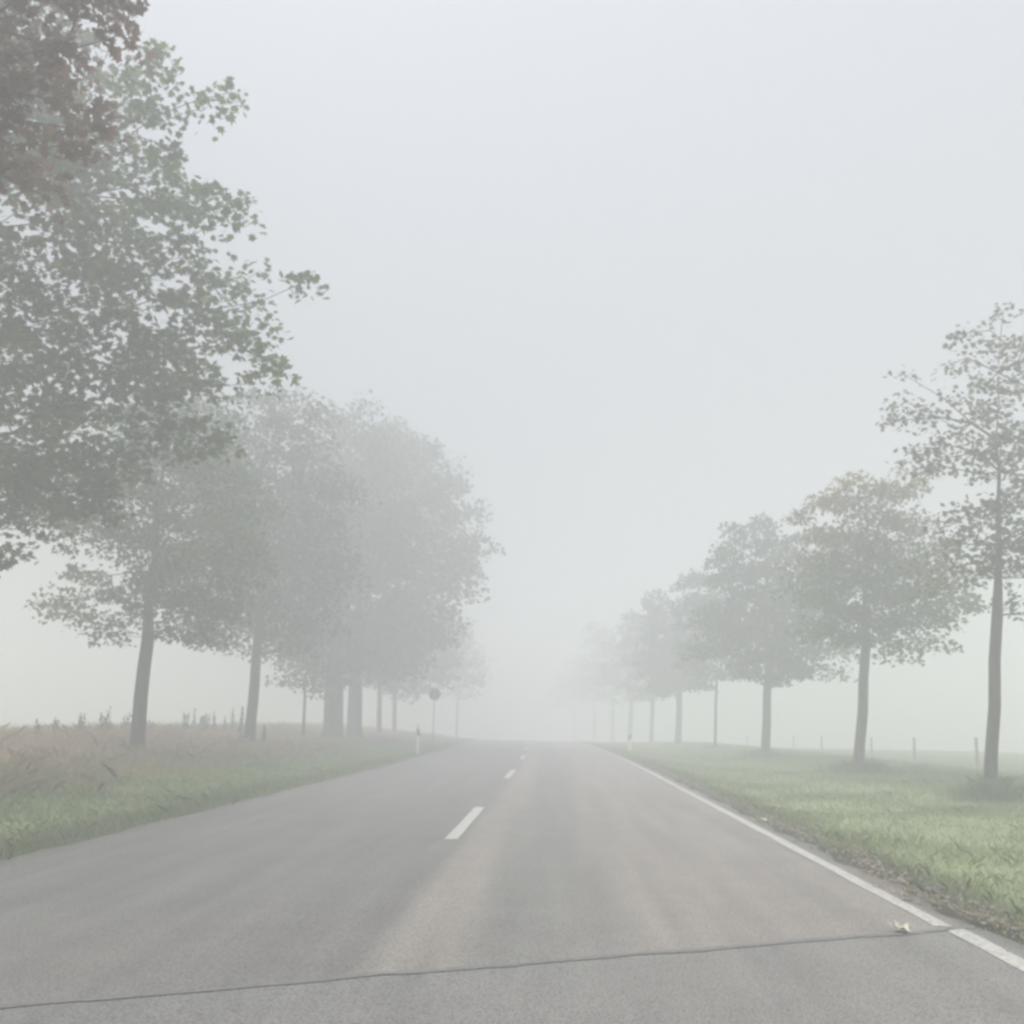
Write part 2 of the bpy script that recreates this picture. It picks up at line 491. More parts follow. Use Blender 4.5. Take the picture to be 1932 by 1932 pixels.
def leaves_mesh(name, cen, sizes, mat, parent, tint, shape, tilt=0.6, R=None):
    n = len(cen)
    r = R or rng
    nrm = np.stack([r.normal(0, tilt, n), r.normal(0, tilt, n), np.ones(n)], -1)
    nrm /= np.linalg.norm(nrm, axis=1)[:, None]
    th = r.uniform(0, 2 * np.pi, n)
    t = np.stack([np.cos(th), np.sin(th), np.zeros(n)], -1)
    t -= nrm * np.sum(t * nrm, 1)[:, None]
    t /= np.linalg.norm(t, axis=1)[:, None]
    b = np.cross(nrm, t)
    V = cen[:, None, :] + sizes[:, None, None] * (shape[None, :, 0:1] * t[:, None, :] + shape[None, :, 1:2] * b[:, None, :])
    # droop of the tip
    V[:, :, 2] -= (sizes[:, None] * (shape[None, :, 1] + 0.2) ** 2 * 0.35)
    return fast_mesh(name, V, len(shape), mat, parent, tint)

def grow(nodes, par, plen, targets, alpha=0.45):
    """attach targets to the nearest cheap node, nearest first"""
    root = nodes[0]
    order = np.argsort(np.linalg.norm(targets - nodes[-1], axis=1))
    N = [np.array(x) for x in nodes]; P = list(par); L = list(plen)
    for i in order:
        q = targets[i]
        A = np.array(N)
        d = np.linalg.norm(A - q, axis=1)
        cost = d + alpha * np.array(L) + 0.8 * np.maximum(A[:, 2] - q[2] - 0.15, 0)
        cost[:2] += 50
        j = int(np.argmin(cost))
        # long reaches get bent intermediate joints
        k = max(1, int(d[j] / 0.7))
        prev = j
        for s in range(1, k + 1):
            f = s / k
            p = A[j] * (1 - f) + q * f
            if s < k:
                p = p + np.array([random.gauss(0, .05), random.gauss(0, .05), 0.10 * d[j] * math.sin(math.pi * f) * -0.6])
            N.append(p); P.append(prev); L.append(L[prev] + d[j] / k)
            prev = len(N) - 1
    return np.array(N), P

def build_tree(name, label, group, Y, base, fork, trunk_r, lobes, mat, leaf=0.15, per=36, spacing=0.55, dens=1.0,
               spread=0.34, shape=LEAF_MID, detail=True, top=None, seed=1, dyspread=0.6, void=-9.0, flat=0.45, base_z=None, tilt=0.9, vs=1.0, taper=1.2, cat="tree", twig=1.0, flare=1.45, accent=0.03, split=None):
    R = np.random.default_rng(seed); random.seed(seed)
    bx = at(base[0], base[1], Y)
    bx = np.array([bx[0], Y, float(zg(bx[0], Y)) - 0.08])
    fk = at(fork[0], fork[1], Y)
    L = []
    rc = max(l[2] for l in lobes) * Y / FOC
    for (px, py, r, *o) in lobes:
        dy = o[0] if o else R.uniform(-dyspread, dyspread) * rc * 1.3
        L.append((at(px, py, Y + dy), r * (Y + dy) / FOC))
    vol = np.array([l[1] ** 2.1 for l in L]); v3 = sum(l[1] ** 3 for l in L)
    pts = []
    tries = int(60 * v3 / spacing ** 3 * dens) + 200
    tries = min(tries, 9000)
    pick = R.choice(len(L), tries, p=vol / vol.sum())
    for k in pick:
        c, r = L[k]
        d = R.normal(size=3); d /= np.linalg.norm(d)
        p = c + d * r * (R.random() ** 0.42) * np.array([0.93, 1.0, 0.9])
        if pts and np.min(np.sum((np.array(pts) - p) ** 2, 1)) < spacing ** 2: continue
        if p[2] < fk[2] - 1.6: continue
        if wob(p[0] + 0.12 * p[1], p[2] * 1.5, 0.9 * vs, seed) < void: continue
        pts.append(p)
    pts = np.array(pts)
    root = empty(name, tuple(bx))
    tag(root, label, cat, group)
    o3 = bx
    # trunk and leader
    tp = at(*top, Y) if top is not None else np.array([fk[0] + (fk[0] - bx[0]) * 0.5, Y, pts[:, 2].max() - 0.8])
    nodes = [bx]; par = [-1]; pl = [0]
    nseg = 4
    for s in range(1, nseg + 1):
        f = s / nseg
        nodes.append(bx * (1 - f) + fk * f + np.array([R.normal(0, .012), R.normal(0, .012), 0])); par.append(len(nodes) - 2); pl.append(0)
    ntop = max(3, int((tp[2] - fk[2]) / 0.7))
    for s in range(1, ntop + 1):
        f = s / ntop
        nodes.append(fk * (1 - f) + tp * f + np.array([R.normal(0, .04), R.normal(0, .04), 0])); par.append(len(nodes) - 2); pl.append(0.25 * s)
    nt0 = len(nodes)
    N, P = grow(nodes, par, pl, pts)
    n = len(N)
    child = [[] for _ in range(n)]
    for i in range(1, n): child[P[i]].append(i)
    a = np.zeros(n)
    tipr = 0.0065 * twig
    for i in range(n - 1, -1, -1):
        a[i] = (tipr ** 2.2 + sum(a[c] ** 2.2 for c in child[i])) ** (1 / 2.2) if child[i] else tipr
    # the indices of intermediates always exceed their parents', so one pass is enough
    k = trunk_r / max(a[1], 1e-4)
    rad = np.minimum(a * np.where(a > 0.02, 1 + (k - 1) * np.clip((a - 0.02) / (a[1] - 0.02 + 1e-6), 0, 1), 1), trunk_r)
    # trunk
    T = Tubes()
    tpts, trad = [], []
    for i in range(nt0):
        p = N[i] - o3
        r = rad[i]
        if i == 0:
            tpts.append(p); trad.append(trunk_r * flare)
            q = (N[1] - o3) * 0.12; tpts.append(q); trad.append(trunk_r * 1.12)
            continue
        if i <= nseg: r = trunk_r * (1.03 - 0.15 * i / nseg)
        else: r = min(r, trunk_r * 0.8 * (1 - (i - nseg) / (ntop + 0.5)) ** taper)
        rad[i] = min(rad[i], r)
        tpts.append(p); trad.append(max(r, 0.008))
    T.path(tpts, trad, 12 if detail else 8)
    T.build("trunk", M_bark, root)
    # limbs: every subtree that leaves the trunk
    firsts = [c for i in range(nt0) for c in child[i] if c >= nt0]
    def sub(i):
        out = []; st = [i]
        while st:
            q = st.pop(); out.append(q); st += child[q]
        return out
    subs = sorted([sub(c) for c in firsts], key=len, reverse=True)
    limit = 9 if detail else 0
    rest = Tubes(); nrest = 0
    for idx, sb in enumerate(subs):
        tb = Tubes() if idx < limit and len(sb) > 8 else rest
        for i in sb:
            rp = min(rad[P[i]], rad[i] * 1.5) if P[i] >= nt0 else rad[i] * 1.25
            tb.path([N[P[i]] - o3, N[i] - o3], [rp, rad[i]], 6 if rad[i] > 0.03 else 4, cap=False)
        if tb is not rest: tb.build("limb", M_twig, root)
        else: nrest += 1
    if nrest:
        rest.build("twig", M_twig, root)["kind"] = "stuff"
    # foliage
    m = len(pts)
    cnt = R.integers(int(per * 0.9), int(per * 2.1), m)
    ci = np.repeat(np.arange(m), cnt)
    tot = len(ci)
    spread = spread * 0.8
    offs = R.normal(0, 1, (tot, 3)) * spread
    offs /= np.linalg.norm(offs, axis=1)[:, None]
    offs *= (2.0 * spread * R.random(tot) ** 0.45 * np.repeat(R.uniform(0.7, 1.25, m), cnt))[:, None]
    offs[:, 2] = offs[:, 2] * flat - 0.22 * (offs[:, 0] ** 2 + offs[:, 1] ** 2) / max(spread, .1)
    cen = pts[ci] + offs - o3
    sizes = leaf * R.uniform(0.65, 1.25, tot)
    ctint = R.normal(0.42, 0.16, m)
    tint = np.clip(ctint[ci] + R.normal(0, 0.14, tot), 0, 0.85)
    tint[R.random(tot) < accent] = 1.0
    if split:                                       # crown parts that are turning colour
        hi = cen[:, 2] + o3[2] > split[0] + R.normal(0, .5, tot)
        leaves_mesh("crown", cen[~hi], sizes[~hi], mat, root, tint[~hi], shape, tilt, R)
        leaves_mesh("turning_foliage", cen[hi], sizes[hi], split[1], root, tint[hi], shape, tilt, R)
    else:
        leaves_mesh("crown", cen, sizes, mat, root, tint, shape, tilt, R)
    print(name, 'clumps', m, 'leaves', tot)
    return root

GL, GR = "trees along the left verge", "trees along the right verge"

build_tree("copper_tree", "nearest tree, reddish brown leaves hanging into the top left corner", GL, 9.2, (-760, 1700), (-720, 800), 0.27,
           [(-60, -60, 190), (90, -20, 150), (200, 10, 75), (250, -20, 50), (60, 140, 110), (170, 190, 55), (-60, 200, 170), (100, 230, 95), (40, 330, 80), (-300, 60, 220), (200, 240, 35)],
           M_leaf_copper, 0.12, 46, 0.46, seed=11, shape=LEAF_OUT, spread=0.26, void=-0.45, vs=0.7, accent=0.02, dyspread=0.35)
build_tree("big_tree", "large green tree filling the upper left, trunk outside the picture", GL, 16.5, (-190, 1420), (-170, 1020), 0.29,
           [(-150, 100, 330), (110, 210, 200), (300, 190, 110), (410, 225, 42), (330, 330, 110), (410, 400, 58), (220, 400, 170), (40, 480, 250), (430, 560, 95), (495, 500, 30), (560, 570, 36), (280, 620, 200), (470, 660, 78),
            (110, 760, 250), (330, 770, 140), (425, 745, 48), (580, 548, 20), (455, 700, 40), (425, 170, 25), (440, 255, 25), (455, 360, 28), (-130, 800, 280), (20, 930, 140), (150, 900, 105), (-10, 1020, 60), (-330, 500, 200)],
           M_leaf, 0.155, 36, 0.60, seed=12, shape=LEAF_OUT, spread=0.36, void=0.0, vs=0.62, dyspread=0.35, tilt=0.8, top=(-60, -80), accent=0.012)
build_tree("roadside_tree", "leafy tree with a leaning trunk, first trunk from the left, in tan grass", GL, 26, (258, 1410), (278, 1205), 0.185,
           [(280, 1090, 95), (170, 1115, 60), (110, 1120, 35), (200, 1170, 40), (340, 1110, 100), (410, 1150, 60), (300, 960, 140), (180, 960, 100), (390, 960, 140), (330, 830, 140), (400, 1050, 110), (260, 1010, 60)],
           M_leaf, 0.15, 58, 0.66, seed=13, spread=0.42, void=-0.3, vs=0.8, shape=LEAF_MID)
build_tree("roadside_tree", "tree with a slightly leaning bare lower trunk, second trunk from the left", GL, 35, (470, 1400), (484, 1235), 0.195,
           [(470, 1150, 85), (390, 1170, 50), (560, 1140, 90), (520, 1030, 140), (450, 900, 110), (545, 850, 90), (560, 775, 50), (500, 770, 45), (600, 800, 40), (600, 930, 85), (600, 1050, 90), (410, 1080, 90), (480, 1000, 120)],
           M_leaf_far, 0.2, 55, 0.8, void=-0.5, vs=1.2, seed=14, spread=0.52, flat=0.6)
build_tree("young_tree", "slim young tree under the big crowns, left of the thick trunks", GL, 44, (573, 1385), (576, 1290), 0.07,
           [(575, 1240, 50), (545, 1285, 24), (600, 1270, 38), (560, 1190, 50), (520, 1290, 14)],
           M_leaf_far, 0.2, 30, 0.6, seed=15, spread=0.42)
build_tree("thick_tree", "broad tall tree on the thickest trunk in the left row", GL, 48, (628, 1385), (632, 1270), 0.49,
           [(640, 900, 90), (600, 1000, 110), (660, 830, 55), (700, 870, 75), (630, 1110, 110), (700, 1000, 110), (560, 1150, 80), (690, 1180, 100), (620, 1220, 65), (640, 800, 32), (690, 790, 28), (560, 1090, 70)],
           M_leaf_far, 0.28, 70, 1.05, void=-0.45, vs=1.5, seed=16, spread=0.66, flat=0.7, flare=1.15)
build_tree("thick_tree", "wide tree whose crown bulges furthest towards the road, beside the thickest trunk", GL, 52, (669, 1383), (671, 1270), 0.40,
           [(745, 830, 50), (800, 870, 40), (760, 900, 90), (820, 940, 65), (850, 1020, 70), (905, 1010, 22), (895, 960, 18), (800, 1060, 100), (740, 1000, 100), (860, 1100, 45), (780, 1170, 75), (740, 1200, 80), (840, 880, 22), (885, 1070, 25)],
           M_leaf_far, 0.28, 70, 1.05, void=-0.45, vs=1.5, seed=17, spread=0.66, flat=0.7, flare=1.15)
build_tree("roadside_tree", "hazy tree with a thin trunk just right of the two thick trunks", GL, 62, (715, 1385), (716, 1300), 0.16,
           [(730, 1230, 60), (700, 1260, 40), (760, 1260, 45), (730, 1180, 60), (770, 1200, 60), (740, 1290, 25)],
           M_leaf_far, 0.26, 34, 0.85, seed=18, spread=0.55, detail=False, shape=LEAF_LOW)
build_tree("roadside_tree", "faint tree with a thin trunk behind the round sign, left row", GL, 72, (744, 1385), (745, 1310), 0.17,
           [(770, 1240, 50), (800, 1260, 45), (820, 1210, 55), (840, 1260, 35), (800, 1170, 50), (850, 1180, 35), (780, 1290, 30)],
           M_leaf_far, 0.3, 34, 0.95, seed=19, spread=0.6, detail=False, shape=LEAF_LOW)
build_tree("roadside_tree", "palest tree of the left row, almost lost in fog beside the road", GL, 92, (862, 1385), (863, 1335), 0.12,
           [(850, 1255, 40), (875, 1240, 36), (880, 1290, 28), (850, 1210, 35), (895, 1280, 22)],
           M_leaf_far, 0.35, 34, 1.1, seed=20, spread=0.7, detail=False, shape=LEAF_LOW)

build_tree("sparse_tree", "tall sparse tree at the right edge with bare twigs on its crown", GR, 20, (1866, 1500), (1881, 1160), 0.118,
           [(1885, 1085, 60), (1850, 1010, 75), (1790, 1060, 55), (1775, 860, 60), (1705, 775, 42), (1735, 860, 38), (1800, 780, 55), (1860, 850, 70), (1830, 690, 50), (1870, 640, 48), (1900, 585, 26), (1950, 700, 80), (1960, 870, 100),
            (1950, 1040, 90), (1700, 700, 14), (1690, 715, 10), (1760, 1100, 35), (1970, 1150, 50), (1810, 620, 18), (1900, 960, 80), (1880, 760, 50)],
           M_leaf_brown, 0.12, 22, 0.46, seed=31, spread=0.30, void=-0.25, vs=0.6, shape=LEAF_OUT, top=(1885, 640), tilt=0.8, twig=1.2, taper=1.8)
build_tree("turning_tree", "tree with yellowing top leaves, second trunk from the right edge", GR, 29, (1618, 1465), (1634, 1222), 0.15,
           [(1640, 940, 62), (1570, 950, 40), (1565, 915, 16), (1600, 990, 75), (1700, 930, 50), (1740, 905, 22), (1520, 990, 28), (1500, 980, 14), (1630, 1080, 110), (1720, 1040, 80), (1765, 1130, 65), (1550, 1080, 60), (1570, 1170, 55), (1700, 1180, 50), (1775, 1215, 24), (1810, 1110, 40), (1640, 1170, 50), (1600, 1210, 20), (1720, 1090, 80)],
           M_leaf, 0.16, 58, 0.62, seed=32, spread=0.42, void=-0.4, vs=0.8, split=(6.4, M_leaf_gold), top=(1640, 930))
build_tree("roadside_tree", "round crowned tree with a small tuft on its trunk, third trunk from the right edge", GR, 41, (1444, 1430), (1448, 1285), 0.18,
           [(1400, 1015, 32), (1365, 1030, 22), (1440, 1000, 26), (1390, 1080, 55), (1460, 1080, 70), (1500, 1035, 30), (1440, 1170, 95), (1370, 1180, 50), (1530, 1160, 75), (1520, 1235, 40), (1570, 1265, 22), (1470, 1250, 50), (1590, 1210, 30), (1420, 1240, 40), (1560, 1100, 50), (1340, 1220, 30)],
           M_leaf_far, 0.21, 70, 0.75, seed=33, spread=0.54, void=-0.9)
build_tree("young_tree", "slender tree on the thinnest trunk in the right row", GR, 53, (1348, 1415), (1352, 1300), 0.075,
           [(1325, 1090, 26), (1300, 1085, 12), (1340, 1150, 50), (1305, 1150, 38), (1360, 1210, 50), (1310, 1230, 38), (1380, 1260, 28), (1330, 1265, 28), (1290, 1100, 10)],
           M_leaf_far, 0.23, 52, 0.68, seed=34, spread=0.5)
build_tree("roadside_tree", "hazy tree with a straight trunk, fifth from the right edge", GR, 64, (1279, 1408), (1282, 1315), 0.2,
           [(1245, 1145, 32), (1265, 1190, 50), (1285, 1250, 50), (1240, 1240, 40), (1230, 1125, 12), (1310, 1285, 22), (1250, 1285, 30)],
           M_leaf_far, 0.28, 52, 0.8, seed=35, spread=0.52, detail=False, shape=LEAF_LOW)
build_tree("roadside_tree", "fainter tree, sixth from the right edge, above the pale right marker post", GR, 78, (1229, 1402), (1231, 1325), 0.17,
           [(1205, 1185, 36), (1225, 1235, 45), (1195, 1240, 35), (1240, 1285, 30), (1205, 1290, 28)],
           M_leaf_far, 0.32, 50, 0.95, seed=36, spread=0.6, detail=False, shape=LEAF_LOW)
build_tree("roadside_tree", "pale tree behind the right marker post, seventh from the right edge", GR, 92, (1188, 1400), (1191, 1330), 0.22,
           [(1175, 1215, 32), (1185, 1260, 38), (1160, 1270, 30), (1190, 1300, 24)],
           M_leaf_far, 0.34, 34, 1.1, seed=37, spread=0.68, detail=False, shape=LEAF_LOW)
build_tree("roadside_tree", "very pale rounded tree near the far end of the right row", GR, 108, (1155, 1400), (1156, 1335), 0.22,
           [(1125, 1200, 26), (1145, 1245, 32), (1130, 1275, 34), (1150, 1305, 24)],
           M_leaf_far, 0.4, 34, 1.2, seed=38, spread=0.75, detail=False, shape=LEAF_LOW)
build_tree("roadside_tree", "last visible tree of the right row, dissolving into fog", GR, 128, (1122, 1400), (1121, 1345), 0.22,
           [(1105, 1255, 28), (1095, 1290, 26), (1118, 1300, 26)],
           M_leaf_far, 0.45, 34, 1.3, seed=39, spread=0.85, detail=False, shape=LEAF_LOW)

far_kw = dict(shape=LEAF_LOW, detail=False)
build_tree("roadside_tree", "barely visible tree added to darken the fog right of the road end, past the last clear crown", GR, 150, (1085, 1400), (1084, 1350), 0.25,
           [(1075, 1285, 26), (1062, 1310, 24), (1090, 1312, 20)], M_leaf_far, 0.5, 34, 1.3, seed=40, spread=0.9, **far_kw)  # farthest tree, hardly seen, added so the fog at the road end darkens

# ------------------------------------------------------------------ grass
def blades(name, X, Y, hgt, wid, mat, label, tint, parent=None, lean=0.7):
    n = len(X)
    Z = zg(X, Y) - 0.01
    th = rng.uniform(0, 2 * np.pi, n)
    t = np.stack([np.cos(th), np.sin(th), np.zeros(n)], -1)
    la = rng.normal(0, lean, n) * hgt
    lb = rng.normal(0, lean, n) * hgt
    B = np.stack([X, Y, Z], -1)
    midp = B + np.stack([la * 0.3, lb * 0.3, hgt * 0.6], -1)
    tip = B + np.stack([la, lb, hgt * rng.uniform(0.85, 1.0, n)], -1)
    V = np.stack([B - t * wid[:, None] / 2, B + t * wid[:, None] / 2, midp + t * wid[:, None] * 0.35, tip, midp - t * wid[:, None] * 0.35], 1)
    o = fast_mesh(name, V, 5, mat, parent, np.clip(tint, 0, 1))
    return tag(o, label, "grass", None, "stuff")

def scatter(n, c0, c1, y0, y1, power=1.0):
    """more blades close by, fewer far off"""
    u = rng.random(n)
    Y = y0 * (y1 / y0) ** (u ** power)
    C = rng.uniform(c0, c1, n)
    return C + cxf(Y), Y, C

def patch(X, Y, s, ph): return wob(X, Y, s, ph)

# right verge
X, Y, C = scatter(190000, 2.85, 15.5, 4.0, 75)
keep = (rng.random(len(C)) < np.clip(0.35 + 0.65 * sstep(2.85, 3.5, C) , 0, 1)) & (rng.random(len(C)) < 0.55 + 0.45 * (wob(X, Y, 0.5, 3) > -0.3))
X, Y, C = X[keep], Y[keep], C[keep]
edge = np.exp(-((C - 3.15) / 0.3) ** 2)
h = (0.05 + 0.04 * rng.random(len(X)) + 0.05 * np.clip(patch(X, Y, 1.1, 1), -0.5, 1) + 0.05 * edge + 0.10 * sstep(7, 9.5, C)) * (0.7 + 0.6 * rng.random(len(X)))
wd = np.maximum(0.0045, Y * 0.0008)
blades("verge_grass", X, Y, h, wd, M_grass, "short pale green grass on the right verge", 0.42 + 0.22 * patch(X, Y, 0.9, 5) + rng.normal(0, 0.10, len(X)) - 0.25 * edge)
# left verge, green strip next to the asphalt
X, Y, C = scatter(75000, -10.5, -4.9, 7.5, 85)
keep = rng.random(len(C)) < (0.5 + 0.5 * (wob(X, Y, 0.5, 9) > -0.4)) * (1 - 0.6 * sstep(7.5, 10, -C))
X, Y, C = X[keep], Y[keep], C[keep]
edge = np.exp(-((C + 5.3) / 0.35) ** 2)
h = (0.07 + 0.06 * rng.random(len(X)) + 0.05 * np.clip(patch(X, Y, 1.2, 1), -0.5, 1) + 0.10 * sstep(6.5, 9, -C)) * (0.7 + 0.6 * rng.random(len(X)))
wd = np.maximum(0.0045, Y * 0.0008)
blades("verge_grass", X, Y, h, wd, M_grass, "green grass beside the left edge of the road", 0.42 + 0.22 * patch(X, Y, 0.9, 2) + rng.normal(0, 0.16, len(X)) - 0.4 * edge)
# left bank, dry and tall
X, Y, C = scatter(55000, -19, -7.2, 9, 100)
keep = rng.random(len(C)) < np.clip(sstep(6.3, 9.2, -C + 0.9 * wob(X, Y, 2.0)), 0.04, 1)
X, Y, C = X[keep], Y[keep], C[keep]
h = (0.20 + 0.14 * rng.random(len(X)) + 0.16 * sstep(11.5, 15, -C) + 0.10 * np.clip(patch(X, Y, 1.6, 4), -0.8, 1)) * (0.6 + 0.7 * rng.random(len(X)))
wd = np.maximum(0.006, Y * 0.0008)
blades("dry_grass", X, Y, h, wd, M_dry, "tall tan dry grass on the left bank around the trunks", 0.45 + 0.25 * patch(X, Y, 2.2, 6) + rng.normal(0, 0.16, len(X)))
# tufts round the right trunks
TX, TY, TR = [], [], []
for (px, Yt, r, n) in ((1872, 20, 0.55, 2600), (1860, 19.2, 0.5, 1500), (1618, 29, 0.7, 2400), (1640, 28.6, 0.5, 1200), (1444, 41, 0.8, 1800), (1349, 53, 0.5, 500), (1645, 33, 0.4, 500)):
    bx = at(px, 1440, Yt)[0]
    rr = r * np.abs(rng.normal(0, 0.55, n)); TR.append(np.clip(rr / r, 0, 2)); an = rng.uniform(0, 6.283, n)
    TX.append(bx + rr * np.cos(an) * 1.3); TY.append(Yt + rr * np.sin(an) * 0.9)
TR = np.concatenate(TR); TX = np.concatenate(TX); TY = np.concatenate(TY)
blades("tall_grass", TX, TY, (0.34 * np.exp(-TR ** 2 * 0.6) + 0.05) * rng.uniform(0.4, 1.2, len(TX)), np.maximum(0.008, TY * 0.0009), M_grass, "darker rank grass tufts round the foot of the right trunks", rng.normal(0.1, 0.15, len(TX)), lean=0.45)
# far field grass, sparse hummocks beyond the trunks
X, Y, C = scatter(60000, 15, 34, 14, 80)
blades("field_grass", X, Y, 0.2 * rng.uniform(0.5, 1.3, len(X)), Y * 0.0012, M_grass, "pasture grass beyond the fence posts fading into fog", 0.45 + 0.25 * wob(X, Y, 2) + rng.normal(0, 0.15, len(X)))

# straw and leaf litter along the broken asphalt edge
n = 2600
Yl = 4.2 * (40 / 4.2) ** rng.random(n)
Cl = 2.93 + rng.normal(0, 0.10, n) + 0.16 * np.sin(Yl * 1.3) * (Yl < 12)
Xl = Cl + cxf(Yl)
L = 0.04 + 0.12 * rng.random(n); th = math.pi / 2 + rng.normal(0, 0.35, n); wl = 0.006 + 0.010 * rng.random(n)
d = np.stack([np.cos(th), np.sin(th), rng.normal(0, .08, n)], -1); s = np.stack([-np.sin(th), np.cos(th), np.zeros(n)], -1)
B = np.stack([Xl, Yl, zg(Xl, Yl) + 0.05 + 0.02 * rng.random(n)], -1)
V = np.stack([B - d * L[:, None] / 2, B + s * wl[:, None] / 2, B + d * L[:, None] / 2, B - s * wl[:, None] / 2], 1)
tag(fast_mesh("straw_litter", V, 4, M_dry, None, np.clip(rng.normal(0.75, 0.25, n), 0, 1)), "pale straw and litter lying along the right asphalt edge", "litter", None, "stuff")
# loose stones of the shoulder
n = 900
Ys = 4.2 * (30 / 4.2) ** rng.random(n); Cs = 2.98 + rng.normal(0, 0.12, n)
Vs, Fs = [], []
for k in range(n):
    r = 0.008 + 0.022 * rng.random() ** 2
    x = Cs[k] + float(cxf(Ys[k])); z = float(zg(x, Ys[k])) + 0.04
    b0 = len(Vs)
    for q in ((1, 0, 0), (-1, 0, 0), (0, 1, 0), (0, -1, 0), (0, 0, 1), (0, 0, -1)):
        Vs.append((x + q[0] * r * rng.uniform(.7, 1.3), Ys[k] + q[1] * r * rng.uniform(.7, 1.3), z + q[2] * r * 0.7))
    for q in ((0, 2, 4), (2, 1, 4), (1, 3, 4), (3, 0, 4), (2, 0, 5), (1, 2, 5), (3, 1, 5), (0, 3, 5)): Fs.append(tuple(b0 + i for i in q))
tag(mesh_obj("gravel", Vs, Fs, M_stone), "loose stones on the dark shoulder strip by the right line", "gravel", None, "stuff")

# ------------------------------------------------------------------ fallen leaves
def fallen(px, py, size, rot, curl, label):
    d = ray(px, py); t = -(CAM_H - 0.02) / d[2]
    x, y = d[0] * t, d[1] * t
    V, F = [], []
    ring = len(LEAF_OUT)
    for s in (0.35, 0.7, 1.0):
        for (a, b) in LEAF_OUT:
            lx, ly = a * s, b * s
            V.append((lx * size, ly * size * 0.9, size * curl * (lx * lx * 1.6 + max(0, ly) ** 2) + 0.006))
    V.append((0, 0, 0.006))
    c = len(V) - 1
    for k in range(ring):
        j = (k + 1) % ring
        F.append((c, k, j))
        for q in (0, 1): F.append((q * ring + k, (q + 1) * ring + k, (q + 1) * ring + j, q * ring + j))
    root = empty("fallen_leaf", (x, y, max(float(zg(x, y)) + 0.05, 0.0)))
    root.rotation_euler = (0.15, 0, rot)
    mesh_obj("blade", V, F, M_fallen, root)
    st = Tubes(); st.path([(0, -size * 0.45, 0.008), (0.01, -size * 0.75, 0.015), (0.03, -size * 1.0, 0.012)], [0.0022, 0.002, 0.0015], 5)
    st.build("stalk", M_fallen, root)
    return tag(root, label, "leaf", "fallen leaves by the right line")
fallen(1697, 1748, 0.17, 1.1, 0.5, "pale curled leaf lying on the asphalt inside the right line, above the seam")
fallen(1710, 1690, 0.13, 2.3, 0.6, "pale leaf outside the right line, between it and the grass")
fallen(1440, 1548, 0.13, 0.4, 0.5, "small pale leaf at the grass edge, further up the right line")

# ------------------------------------------------------------------ marker posts
def marker(px, Y, py_top, label, right=False):
    p = at(px, py_top, Y)
    z0 = float(zg(p[0], Y)) - 0.05
    H = max(0.95, p[2] - z0)
    root = empty("marker_post", (p[0], Y, z0))
    def body(zz0, zz1, gap, slope0=0, slope1=0):
        ring = [(-0.06, -0.045), (0.06, -0.045), (0.045, 0.03), (0.0, 0.055), (-0.045, 0.03)]
        V, F = [], []
        for zz, sl in ((zz0, slope0), (zz1, slope1)):
            for (x, y) in ring: V.append((x * gap, y * gap, zz + sl * x / 0.06))
        n = 5
        for k in range(n): F.append((k, (k + 1) % n, n + (k + 1) % n, n + k))
        F.append(tuple(reversed(range(n)))); F.append(tuple(range(n, 2 * n)))
        return V, F
    sgn = 1 if right else -1
    v, f = body(0, H - 0.42, 1.0, 0, 0.045 * sgn); mesh_obj("post_body", v, f, M_white, root)
    v, f = body(H - 0.42, H - 0.20, 1.03, 0.045 * sgn, 0.045 * sgn); b = mesh_obj("black_band", v, f, M_black, root)
    v, f = body(H - 0.20, H, 1.0, 0.045 * sgn, 0.05 * sgn); mesh_obj("post_top", v, f, M_white, root)
    if right:
        r = Tubes(); r.box((0, -0.048, H - 0.31), (0.018, 0.004, 0.075)); r.build("reflector", M_refl, root, False)
    else:
        for dz in (-0.035, 0.035):
            r = Tubes(); r.path([(0, -0.044, H - 0.31 + dz), (0, -0.054, H - 0.31 + dz)], [0.025, 0.025], 12); r.build("reflector", M_refl, root, False)
    return tag(root, label, "marker post", "roadside marker posts")
marker(790, 38, 1366, "white marker post with black band at the left road edge")
marker(1188, 50, 1378, "faint white marker post in the grass on the right", True)

# ------------------------------------------------------------------ round sign seen from behind
def sign(px, py, Y):
    p = at(px, py, Y); z0 = float(zg(p[0], Y)) - 0.05
    root = empty("round_sign", (p[0], Y, z0))
    h = p[2] - z0
    d = Tubes(); d.path([(0, -0.012, h), (0, 0.0, h)], [0.265, 0.265], 32); d.build("sign_plate", M_zinc, root, False)
    rim = Tubes(); rim.path([(0, -0.03, h), (0, -0.012, h)], [0.267, 0.271], 32, cap=False); rim.build("rim", M_zinc, root, False)
    q = Tubes(); q.path([(0, -0.05, 0), (0, -0.05, h + 0.28)], [0.024, 0.024], 12); q.build("pole", M_pole, root)
    for dz in (-0.16, 0.16):
        c = Tubes(); c.box((0, -0.045, h + dz), (0.12, 0.022, 0.016)); c.build("clamp", M_zinc, root, False)
    return tag(root, "round traffic sign seen from behind at the left roadside, grey in fog", "traffic sign")
sign(820, 1310, 46)

